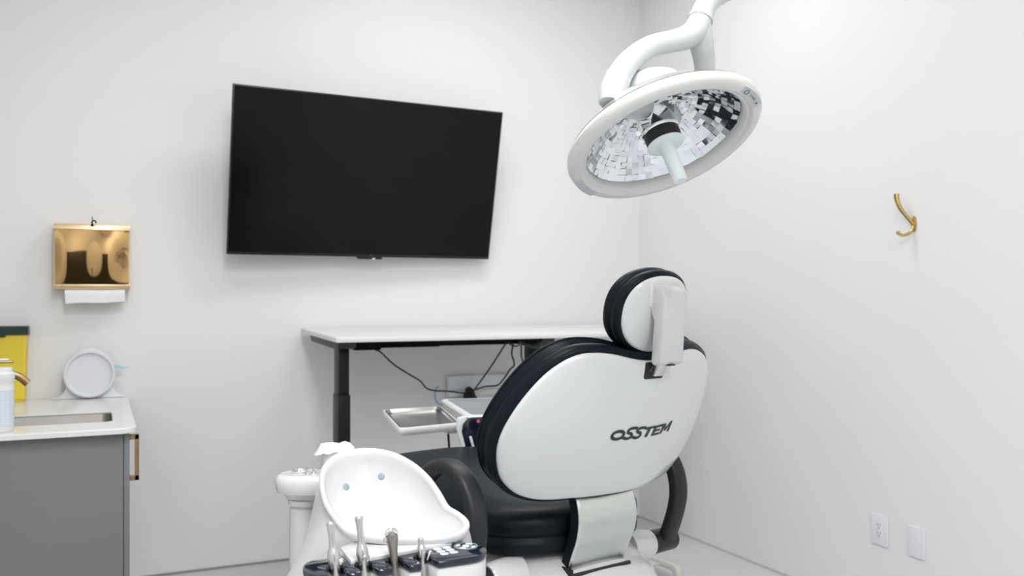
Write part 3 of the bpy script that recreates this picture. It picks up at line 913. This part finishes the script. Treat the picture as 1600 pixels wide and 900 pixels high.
def spittoon():
    t = thing('spittoon_unit', 'white spittoon column with scoop-shaped bowl left of the dental chair', 'spittoon', (.49, 1.58, 0))
    rim = catmull(RIM, 3, True)
    n = len(rim)
    c = Vector((.486, 1.525, .893))
    def inner(phi, d=0.0):
        ch, sh_ = math.cos(phi) ** .62, math.sin(phi) ** 1.15
        out = []
        for p in rim:
            q = Vector((c.x + (p.x - c.x) * ch, c.y + (p.y - c.y) * ch, c.z + (p.z - c.z) * (1 - sh_)))
            out.append(q)
        return out
    def shift(ring, d, dz):
        out = []
        for i, p in enumerate(ring):
            v = Vector((p.x - c.x, p.y - c.y, 0)).normalized()
            out.append(p + v * d + Vector((0, 0, dz)))
        return out
    rings = [shift(rim, .003, -.012), shift(rim, .005, -.006), shift(rim, .004, -.001), shift(rim, .0, .001), shift(rim, -.005, -.001), shift(inner(.12), -.008, -.001)]
    for k in range(2, 15):
        f = k / 15
        rings.append(shift(inner(f * PI / 2), -.008 * (1 - f), -.001))
    m = MB().loft(rings, False, True)
    bowl = m.build('bowl', 'plastic', t, ang=60)
    from mathutils.bvhtree import BVHTree
    me = bowl.data
    tree = BVHTree.FromPolygons([v.co + t.location for v in me.vertices], [tuple(p.vertices) for p in me.polygons])
    eye = c + Vector((.02, -.03, .035))
    for p in (Vector((.427, 1.676, .948)), Vector((.499, 1.662, .960))):
        h_, n_, i_, d_ = tree.ray_cast(eye, (p - eye).normalized())
        if n_.dot(p - eye) > 0:
            n_ = -n_
        MB().lathe([(.0068, -.003), (.0068, .0006), (.0056, .0012), (.0, .0013)], h_, n_, 20).build('water_nozzle', 'bluegrey', bowl)
    # column skin from the rim down
    def base(z, l, r_, f0, f1, pw=2.6):
        """superellipse ring laid out in step with the rim, spans given along RGT / FWD"""
        out = []
        cr, hr = (l + r_) / 2, (r_ - l) / 2
        cf, hf = (f0 + f1) / 2, (f1 - f0) / 2
        for p in rim:
            v = Vector((p.x - c.x, p.y - c.y, 0))
            a, b = v.dot(RGT), v.dot(FWD)
            an = math.atan2(b, a)
            cc, ss = math.cos(an), math.sin(an)
            q = RGT * (cr + hr * math.copysign(abs(cc) ** (2 / pw), cc)) + FWD * (cf + hf * math.copysign(abs(ss) ** (2 / pw), ss))
            out.append(Vector((q.x, q.y, z)))
        return out
    top = shift(rim, .002, -.010)
    low = base(.76, -.442, -.06, 1.60, 1.86)
    rings = [top]
    for k in range(1, 9):
        f = k / 8
        g = f ** .8
        rings.append([a.lerp(b, f) if False else Vector((a.x + (b.x - a.x) * g, a.y + (b.y - a.y) * g, a.z + (b.z - a.z) * f)) for a, b in zip(top, low)])
    rings.append(base(.55, -.462, -.05, 1.60, 1.90))
    rings.append(base(.05, -.470, -.04, 1.58, 1.95))
    rings.append(base(.0, -.470, -.04, 1.58, 1.95))
    m = MB().loft(rings, False, True)
    m.build('column', 'satin', t, ang=60)
    # filler shelf at the left with its own post
    a0, a1 = Vector((.377, 1.812, 0)), Vector((.50, 1.755, 0))
    ax = (a1 - a0).normalized(); ay = Vector((-ax.y, ax.x, 0))
    cap = []
    for k in range(17):
        a = R(90 + 180 * k / 16)
        cap.append((.056 * math.cos(a), .056 * math.sin(a)))
    ln = (a1 - a0).length
    cap += [(ln, -.056), (ln, .080), (.040, .080), (.015, .062)]
    def sl(d, z):
        P = offset_loop(ccw(cap), d)
        return [a0 + ax * p + ay * q + Vector((0, 0, z)) for p, q in P]
    m = MB().loft([sl(-.030, .902), sl(-.022, .905), sl(-.016, .914), sl(-.004, .919), sl(-.001, .926), sl(.0, .938), sl(-.002, .946), sl(-.006, .951), sl(-.013, .954), sl(-.022, .955)])
    sh = m.build('filler_shelf', 'plastic', t, ang=40)
    pc = (.383, 1.811, 0)
    m = MB().lathe([(.034, .0), (.034, .885), (.030, .887), (.030, .891), (.036, .892), (.037, .903), (.0, .905)], pc, (0, 0, 1), 32)
    m.build('shelf_post', 'plastic', t)
    MB().lathe([(.0, .0), (.0155, .0), (.0165, .0015), (.0165, .004), (.0145, .005), (.0135, .002), (.0, .0015)], (.370, 1.816, .955), (0, 0, 1), 28).build('cup_plate', 'chrome', sh)
    for p, hgt in (((.380, 1.788, .9548), .013), ((.394, 1.795, .9548), .017)):
        MB().lathe([(.0, 0), (.0055, 0), (.0055, .002), (.0030, .003), (.0022, .007), (.0030, hgt - .004), (.0028, hgt), (.0, hgt)], p, (0, 0, 1), 16).build('filler_spout', 'satinsteel', sh)
    # flat tray under the bowl
    tray = [(.384, 1.484), (.372, 1.478), (.367, 1.466), (.364, 1.388), (.550, 1.423), (.557, 1.45), (.560, 1.500), (.5, 1.53), (.42, 1.53)]
    m = MB().prism(tray, .878, .890, None, .003)
    m.build('tray_shelf', 'plastic', t)
    MB().tube([(.44, 1.52, .60), (.44, 1.47, .66), (.45, 1.43, .75), (.455, 1.415, .872)], .022, 16).build('panel_arm', 'satin', t)
    # cup holder with film
    cc = Vector((.450, 1.832, .905))
    m = MB()
    rr = []
    for k in range(13):
        f = k / 12
        z = .0505 + f * .0425
        r0 = .0285 + .004 * f
        ring = []
        for j in range(36):
            a = 2 * PI * j / 36
            nn = noise.noise(Vector((math.cos(a) * 3, math.sin(a) * 3, f * 4))) * .0028
            ring.append(cc + Vector((math.cos(a) * (r0 + nn), math.sin(a) * (r0 + nn), z)))
        rr.append(ring)
    m.loft(rr, True, True)
    cup = thing('cup_holder', 'white cup holder draped in crinkled clear plastic behind the bowl', 'cup holder', cc)
    m.build('holder', 'satin', cup)
    m = MB()
    rr = []
    for k in range(9):
        f = k / 8
        rad = .002 + .036 * f
        ring = []
        for j in range(48):
            a = 2 * PI * j / 48
            left = max(0, math.cos(a - math.atan2(.42, -.906)))
            nn = noise.noise(Vector((math.cos(a) * 2.2 * f, math.sin(a) * 2.2 * f, 7.3)))
            n2 = noise.noise(Vector((math.cos(a) * 6 * f, math.sin(a) * 6 * f, 2.1)))
            r2 = rad * (1 + .22 * left * smoothstep(.6, 1, f)) + .002 * n2 * f
            z = .100 + .004 * nn + .003 * n2 - .010 * smoothstep(.72, 1, f) - .012 * left * smoothstep(.72, 1.0, f)
            ring.append(cc + Vector((math.cos(a) * r2, math.sin(a) * r2, z)))
        rr.append(ring)
    m.loft(rr + [[p + Vector((0, 0, -.0015)) for p in r_] for r_ in rr[::-1]], True, True)
    m.build('plastic_cover', 'wrap', cup, ang=50)
spittoon()

# ------------------------------------------------------------------ assistant panel and handpieces
PA = CH @ Vector((-.795, -.110, 0)); PB = CH @ Vector((-.565, -.152, 0))
AX = (PB - PA).normalized(); AY = Vector((-AX.y, AX.x, 0))
PC = (PA + PB) / 2 + AX * .0045 + AY * .013
ZP = .8835
def pt(s, q, z):
    return PC + AX * s + AY * q + Vector((0, 0, z))
HS = []
HQ = .038
def panel():
    t = thing('assistant_panel', 'navy-topped assistant instrument panel with keypad in the foreground', 'instrument panel', (PC.x, PC.y, ZP - .05))
    hl, hw = .1545, .049
    def capsule(hl, hw, n=14, notches=()):
        out = []
        for k in range(n + 1):                      # right end
            a = R(-90 + 180 * k / n)
            out.append((hl - hw * .95 + hw * .95 * math.cos(a), hw * math.sin(a)))
        for k in range(n + 1):
            a = R(90 + 180 * k / n)
            out.append((-hl + hw * .55 + hw * .55 * math.cos(a), hw * math.sin(a)))
        for s in notches:                           # along the near edge, left to right
            r = .0105
            out.append((s - r - .003, -hw))
            for k in range(0, 9):
                a = R(180 - 180 * k / 8)
                out.append((s + r * math.cos(a), -hw + HQ + r * math.sin(a)))
            out.append((s + r + .003, -hw))
        return out
    HS.extend((-.1085, -.0625, -.0115, .0365))
    fz = lambda p, q, h: pt(p, q, h)
    MB().prism(capsule(hl, hw, 14, HS), ZP - .012, ZP, fz, .003, 2, 30).build('top_panel', 'navygloss', t, ang=50)
    o2 = capsule(hl - .002, hw - .002, 14, HS)
    MB().prism(o2, ZP - .047, ZP - .0125, fz, .004, 2, 40).build('body', 'satin', t, ang=50)
    # keypad
    for i in range(4):
        for j in range(2):
            s, q = .0747 + .0172 * j, .031 - .0155 * i + .0018 * j
            MB().prism(rrect(s - .0072, q - .0058, s + .0072, q + .0058, .0042, 4), ZP, ZP + .0012, fz, .0005).build('key', 'button', t)
    cs = (.1250, .012)
    ring = MB().tube([pt(cs[0] + .0195 * math.cos(R(a)), cs[1] + .0195 * math.sin(R(a)), ZP + .0004) for a in range(0, 360, 12)], .0011, 8, 2, None, 1, 2, True)
    ring.build('dial_ring', 'bluegrey', t)
    MB().lathe([(.0, 0), (.0062, 0), (.0057, .0015), (.0, .002)], pt(cs[0], cs[1], ZP), (0, 0, 1), 20).build('dial_button', 'button', t)
    for a0 in (45, 135, 225, 315):
        m = MB()
        P = [(cs[0] + r_ * math.cos(R(a)), cs[1] + r_ * math.sin(R(a))) for r_, seq in ((.0172, range(a0 - 24, a0 + 25, 6)), (.0112, range(a0 + 18, a0 - 19, -6))) for a in seq]
        m.prism(P, ZP, ZP + .0009, fz)
        m.build('dial_arrow', 'button', t)
    m = MB().box(-.0055, -.0018, 0, .0055, .0018, .0005)
    m.bm.transform(Matrix.Translation(pt(-.088, .030, ZP)))
    m.build('marking', 'logo', t)
    for s in HS:
        m = MB()
        P = [pt(s + .0118 * math.cos(R(a)), -hw + HQ + .0118 * math.sin(R(a)), ZP + .0012) for a in range(-10, 191, 10)]
        m.tube(P, .0024, 8, 1)
        m.build('holder_ring', 'rubber', t)
    # dark swivel joint below the right end
    MB().lathe([(.030, -.20), (.034, -.12), (.036, -.07), (.036, -.048), (.0, -.048)], pt(.120, .0, ZP), (0, 0, 1), 28).build('swivel_joint', 'armgrey', t)
    MB().box(-.06, -.02, ZP - .12, .10, .02, ZP - .047, .006).build('arm_mount', 'satin', t, Matrix.Translation(PC) @ Matrix.Rotation(math.atan2(AX.y, AX.x), 4, 'Z'))
panel()

def handpieces():
    hw = .049
    def base(i):
        return pt(HS[i], -hw + HQ, ZP)
    def lean(i, ds, dq, h):
        return base(i) + AX * ds + AY * dq + Vector((0, 0, h))
    def instrument(i, name, label):
        b = base(i)
        t = thing(name, label, 'dental handpiece', b, 'handpieces in the assistant panel')
        # hose from the tail down
        tail = b + Vector((0, 0, -.035))
        MB().tube([tail + Vector((0, 0, .01)), tail + Vector((.001, -.004, -.03)), tail + Vector((.004, -.012, -.09)), tail + Vector((.01, .0, -.16))], .0055, 12).build('hose', 'satinsteel', t)
        return t, b
    def body(i, top, prof):
        b = base(i)
        ax = (top - b).normalized()
        return MB().lathe(prof, b, ax, 24), ax
    # tall suction tubes
    for i, hgt, name_label in ((0, .070, 'steel suction handle with side lever, leftmost in the panel'), (1, .074, 'tallest steel suction handle with round thumb button in the panel')):
        t, b = instrument(i, 'suction_handle', name_label)
        top = lean(i, -.006, .004, hgt)
        m, ax = body(i, top, [(.0, -.036), (.0065, -.036), (.0075, -.02), (.0085, -.004), (.0096, .010), (.0098, .018), (.0088, .026), (.0068, .031), (.0056, .036), (.0050, hgt * .72), (.0058, hgt * .88), (.0066, hgt * .97), (.0066, hgt), (.0058, hgt + .002), (.0046, hgt + .0005), (.0042, hgt - .012), (.0, hgt - .012)])
        m.build('barrel', 'satinsteel', t, ang=50)
        side = (AX * .6 - AY * .8).normalized() if i == 0 else (-AY * .9 + AX * .3).normalized()
        if i == 0:
            q = b + ax * .010 + (AX * .95 - AY * .3).normalized() * .0095
            MB().lathe([(.0, -.002), (.0052, -.002), (.0056, .002), (.0040, .0045), (.0, .005)], q, (AX * .95 - AY * .3), 18).build('lever_knob', 'chrome', t)
            MB().tube([b + ax * .016 + AX * .009, b + ax * .022 + AX * .0115, b + ax * .028 + AX * .0085], [.003, .0034, .002], 10).build('lever', 'chrome', t)
        else:
            q = b + ax * .012 + side * .0080
            MB().lathe([(.0, -.002), (.0062, -.002), (.0062, .0022), (.0050, .003), (.0048, .0024), (.0, .0024)], q, side, 22).build('thumb_button', 'satinsteel', t)
    # air water syringe
    t, b = instrument(2, 'water_syringe', 'dark steel air-water syringe with flared top, third in the panel')
    top = lean(2, -.003, .004, .044)
    ax = (top - b).normalized()
    m = MB().tube([b + ax * h for h in (-.036, -.01, .010, .022, .034, .041)], [.0055, .0060, .0066, .0078, .0096, .0098], 20, 4, AX, 1.0, 2.6)
    m.build('barrel', 'syringe', t, ang=60)
    m = MB().tube([b + ax * .041 - AX * .0095, b + ax * .045 - AX * .006, b + ax * .0485, b + ax * .046 + AX * .007, b + ax * .043 + AX * .0105], [.0032, .0042, .0048, .0036, .0026], 14, 5)
    m.build('head', 'chrome', t)
    MB().lathe([(.0035, 0), (.0040, .004), (.0025, .008), (0, .008)], b + ax * .038 - AX * .0095, ax * -1 - AX * .3, 14).build('nozzle_collar', 'chrome', t)
    # short coupling at the right
    t, b = instrument(3, 'quick_coupling', 'short knurled steel coupling, rightmost in the panel beside the keypad')
    top = lean(3, -.001, .003, .03)
    m, ax = body(3, top, [(.0, -.036), (.0062, -.036), (.0066, -.006), (.0072, .0), (.0074, .010), (.0068, .016), (.0052, .018), (.0050, .022), (.0054, .028), (.0046, .030), (.0, .030)])
    m.build('barrel', 'satinsteel', t, ang=40)
    m = MB().tube([b + ax * -.004 + AX * .006 - AY * .010, b + ax * .004 + AX * .009 - AY * .010, b + ax * .009 + AX * .013 - AY * .008, b + ax * .004 + AX * .0155 - AY * .006], .0017, 10)
    m.build('hook', 'chrome', t)
handpieces()

# ------------------------------------------------------------------ operating lamp
def lamp():
    c = Vector((.94389, 1.35467, 1.58927)); n = Vector((.08416, -.45447, -.88678)).normalized()
    t = thing('operating_lamp', 'white round dental operating lamp with mirrored reflector on curved yoke arm', 'lamp', c)
    MB().lathe([(.150, -.018), (.1495, -.012), (.1515, -.006), (.1545, -.003), (.158, -.0028), (.1605, .0005), (.164, .003), (.174, .0022), (.180, -.001), (.184, -.006), (.1855, -.012), (.184, -.018), (.180, -.022), (.165, -.026), (.150, -.022), (.150, -.018)],
               c, n, 128, False, False).build('rim', 'rim', t, ang=28)
    MB().lathe([(.1795, -.0235), (.168, -.032), (.145, -.052), (.115, -.074), (.085, -.090), (.055, -.100), (.0, -.103)], c, n, 96, False, True).build('back_housing', 'lampwhite', t)
    MB().lathe([(.080, -.078), (.082, -.096), (.077, -.116), (.062, -.132), (.038, -.142), (.0, -.145)], c, n, 64, False, True).build('rear_dome', 'lampwhite', t)
    # faceted mirror
    s_ = n.orthogonal().normalized(); q_ = n.cross(s_)
    m = MB()
    nseg, nr = 60, 13
    rnd = random.Random(3)
    for i in range(nr):
        f0, f1 = i / nr, (i + 1) / nr
        def rh(f):
            r = .149 - .114 * f
            return r, -.020 - .070 * (1 - (1 - f) ** 1.9)
        (r0, h0), (r1, h1) = rh(f0), rh(f1)
        off = .5 * (i % 2) * 0
        for j in range(nseg):
            a0, a1 = 2 * PI * (j + off) / nseg, 2 * PI * (j + 1 + off) / nseg
            ta, tb = rnd.gauss(0, .0005), rnd.gauss(0, .0005)
            tilt = [ta + tb, ta - tb, -ta - tb, -ta + tb]
            P = []
            for (r, h, a), tz in zip(((r0, h0, a0), (r0, h0, a1), (r1, h1, a1), (r1, h1, a0)), tilt):
                P.append(c + n * (h + tz) + (s_ * math.cos(a) + q_ * math.sin(a)) * r)
            m.add(P, [(0, 1, 2, 3)])
    m.bm.normal_update()
    for fce in m.bm.faces:
        if fce.normal.dot(n) < 0:
            fce.normal_flip()
    ref = m.build('reflector', 'mirror', t, smooth=False)
    MB().lathe([(.036, -.088), (.0, -.089)], c, n, 40, False, True).build('reflector_centre', 'mirror', t)
    # bulb housing along the axis
    cb = c - n * .018
    g = MB().lathe([(.026, -.055), (.031, -.048), (.034, -.036), (.0345, -.018), (.033, -.010)], cb, n, 48, True, False)
    g.build('glass_housing', 'glass', t)
    MB().lathe([(.0, -.052), (.005, -.044), (.010, -.034), (.015, -.024), (.018, -.016), (.0, -.016)], cb, n, 40).build('bulb_cone', 'bezel', t, ang=60)
    MB().lathe([(.010, -.075), (.010, -.056), (.024, -.0555), (.024, -.0552), (.0, -.055)], cb, n, 32).build('bulb_post', 'chrome', t)
    MB().lathe([(.0345, -.016), (.0362, -.014), (.0362, -.011), (.034, -.009), (.0, -.009)], cb, n, 48).build('chrome_ring', 'chrome', t)
    MB().lathe([(.033, -.009), (.0338, -.004), (.0335, .004), (.031, .010), (.0, .010)], cb, n, 48, True, True).build('black_collar', 'rubber', t)
    MB().lathe([(.0, .008), (.026, .011), (.035, .0145), (.036, .017), (.030, .0205), (.0, .0205)], cb, n, 48).build('handle_flange', 'frost', t)
    MB().lathe([(.0175, .020), (.0155, .026), (.0142, .042), (.0132, .084), (.0125, .095), (.0105, .097), (.0, .097)], cb, n, 32, True, True).build('handle', 'frost', t)
    # control tab and screws on the rim
    def arc_patch(a0, a1, r0, r1, h, name, mm, par):
        vs = []
        k = 14
        for r in (r0, r1):
            for i in range(k + 1):
                a = R(a0 + (a1 - a0) * i / k)
                hh = h
                vs.append(c + n * (h if r == r0 else h - .0022) + (u_ * math.cos(a) + w_ * math.sin(a)) * r)
        m = MB()
        m.add(vs, [(i, i + 1, k + 2 + i, k + 1 + i) for i in range(k)])
        base = [v - n * .004 for v in vs]
        m.loft([vs[:k + 1] + vs[k + 1:][::-1], base[:k + 1] + base[k + 1:][::-1]], False, False)
        return m.build(name, mm, par)
    cam_r = Vector((.90631, -.42262, 0))
    u_ = (cam_r - n * cam_r.dot(n)).normalized()
    w_ = n.cross(u_)
    if w_.z > 0:
        w_ = w_                                           # w_ points to the upper side of the rim
    sgn = 1 if w_.z > 0 else -1
    w_ = w_ * sgn
    tab = arc_patch(22, 48, .1655, .1815, .0036, 'control_tab', 'tab', t)
    def rimpt(a, r, h):
        return c + n * h + (u_ * math.cos(R(a)) + w_ * math.sin(R(a))) * r
    m = MB()
    m.tube([rimpt(a, .173, .0036) for a in (32, 35, 38)], .0007, 6, 1)
    m.tube([rimpt(43 + 2.0 * math.cos(R(k)), .173 + .0045 * math.sin(R(k)), .0034) for k in range(0, 360, 45)], .0006, 6, 2, None, 1, 2, True)
    m.tube([rimpt(31.5, .1705, .0036), rimpt(31.5, .1755, .0034)], .0006, 6, 0)
    m.build('dial_symbol', 'logo', tab)
    MB().lathe([(.0022, 0), (.0016, .0012), (0, .0013)], rimpt(26, .1725, .003), n, 14).build('tab_button', 'slot', tab)
    tab2 = arc_patch(196, 222, .1655, .1815, .0036, 'lower_tab', 'tab', t)
    MB().lathe([(.0022, 0), (.0016, .0012), (0, .0013)], rimpt(200, .1725, .003), n, 14).build('screw', 'satinsteel', tab2)
    # yoke
    left = [(1.062, 1.412, 1.846), (1.048, 1.410, 1.826), (1.020, 1.406, 1.808), (.985, 1.402, 1.796), (.935, 1.393, 1.778), (.880, 1.374, 1.742), (.843, 1.356, 1.705), (.824, 1.346, 1.675), (.820, 1.342, 1.655)]
    y = MB().tube(left, [.024, .024, .0225, .021, .021, .022, .023, .023, .020], 24, 6)
    y.tube([(1.060, 1.412, 1.842), (1.072, 1.420, 1.812), (1.092, 1.436, 1.778), (1.108, 1.456, 1.738), (1.104, 1.466, 1.700), (1.075, 1.462, 1.672)], [.024, .024, .021, .020, .021, .020], 24, 6)
    y.build('yoke', 'lampwhite', t, ang=60)
    pv = c - n * .085
    for e0, e1 in ((Vector((.820, 1.342, 1.657)), pv + (Vector((.820, 1.342, 1.657)) - pv) * .25), (Vector((1.080, 1.463, 1.676)), pv + (Vector((1.080, 1.463, 1.676)) - pv) * .25)):
        MB().lathe([(.023, 0), (.026, .012), (.027, (e1 - e0).length)], e0, e1 - e0, 28).build('pivot', 'lampwhite', t)
    MB().tube([(.838, 1.352, 1.700), (.8225, 1.343, 1.672), (.815, 1.338, 1.650)], [.0245, .0250, .0215], 24, 6).build('yoke_cap', 'lampwhite', t)
    neck = [(1.060, 1.4115, 1.843), (1.068, 1.414, 1.860), (1.082, 1.417, 1.884), (1.105, 1.418, 1.905), (1.150, 1.416, 1.930), (1.25, 1.415, 1.975), (1.40, 1.415, 2.045), (1.60, 1.45, 2.14), (1.80, 1.50, 2.22)]
    MB().tube(neck, [.0235, .023, .022, .0215, .021, .022, .024, .026, .028], 24, 6).build('neck_arm', 'lampwhite', t, ang=60)
    MB().tube([(1.0635, 1.4125, 1.850), (1.0675, 1.414, 1.858)], [.0250, .0250], 24, 0).build('neck_collar', 'plastic', t)
    MB().lathe([(.035, 2.10), (.035, ZC - .03), (.08, ZC - .025), (.08, ZC - .001), (.0, ZC - .001)], (1.80, 1.50, 0), (0, 0, 1), 32).build('ceiling_pole', 'lampwhite', t)
lamp()

# ------------------------------------------------------------------ low stand at the right wall
def low_stand():
    t = thing('low_floor_stand', 'low beige metal floor frame behind the dental chair', 'stand', (2.40, 3.5, 0))
    MB().prism([(3.77, .052), (3.782, .045), (3.79, .0), (3.82, .0), (3.815, .062), (3.80, .080), (3.77, .082), (3.42, .082), (3.385, .078), (3.365, .062), (3.355, .0), (3.385, .0), (3.392, .035), (3.405, .050), (3.43, .052)], 2.405, 2.440, lambda p, q, h: (h - (p - 3.37) * .14, p, q), .004).build('bar', 'beige', t)
    for x, y in ((2.335, 3.56), (2.345, 3.50)):
        MB().lathe([(.011, .0), (.011, .055), (.0, .056)], (x, y, 0), (0, 0, 1), 16).build('foot', 'rubber', t)
    MB().box(2.315, 3.48, .056, 2.40, 3.62, .066, .002).build('foot_bracket', 'beige', t)
low_stand()

# ------------------------------------------------------------------ light
def area(name, loc, sx, sy, power, col=(1, 1, 1)):
    l = bpy.data.lights.new(name, 'AREA')
    l.shape = 'RECTANGLE'
    l.size, l.size_y = sx, sy
    l.energy = power
    l.color = col
    o = bpy.data.objects.new(name, l)
    COL.objects.link(o)
    o.location = loc
    return o
for x, y, p in ((1.7, 3.2, 22), (.35, 2.7, 9), (.35, .6, 55), (.6, -1.6, 57)):  # the weak left-front one is an added fill brightening the left wall area
    area('ceiling_panel_and_fill', (x, y, ZC - .01), 1.2 if y > 3 else .6, .6 if y > 1 else 1.2, p)

w = bpy.data.worlds.new('world')
SC.world = w
w.use_nodes = True
w.node_tree.nodes['Background'].inputs['Color'].default_value = (.9, .95, 1, 1)
w.node_tree.nodes['Background'].inputs['Strength'].default_value = 0.3

# ------------------------------------------------------------------ camera
cd = bpy.data.cameras.new('camera')
cam = bpy.data.objects.new('camera', cd)
COL.objects.link(cam)
cam.location = (0, 0, 1.306)
cam.rotation_euler = (R(90), 0, R(-25))
cd.sensor_width = 36
cd.lens = 36 * 1385 / 1600
cd.shift_y = 18 / 1600
cd.clip_start = .05
cd.dof.use_dof = True
cd.dof.focus_distance = 1.9
cd.dof.aperture_fstop = 5.0
SC.camera = cam
SC.view_settings.view_transform = 'Standard'
SC.view_settings.look = 'None'
SC.view_settings.exposure = 0.05
SC.view_settings.gamma = 1.0
SC.view_settings.use_curve_mapping = False
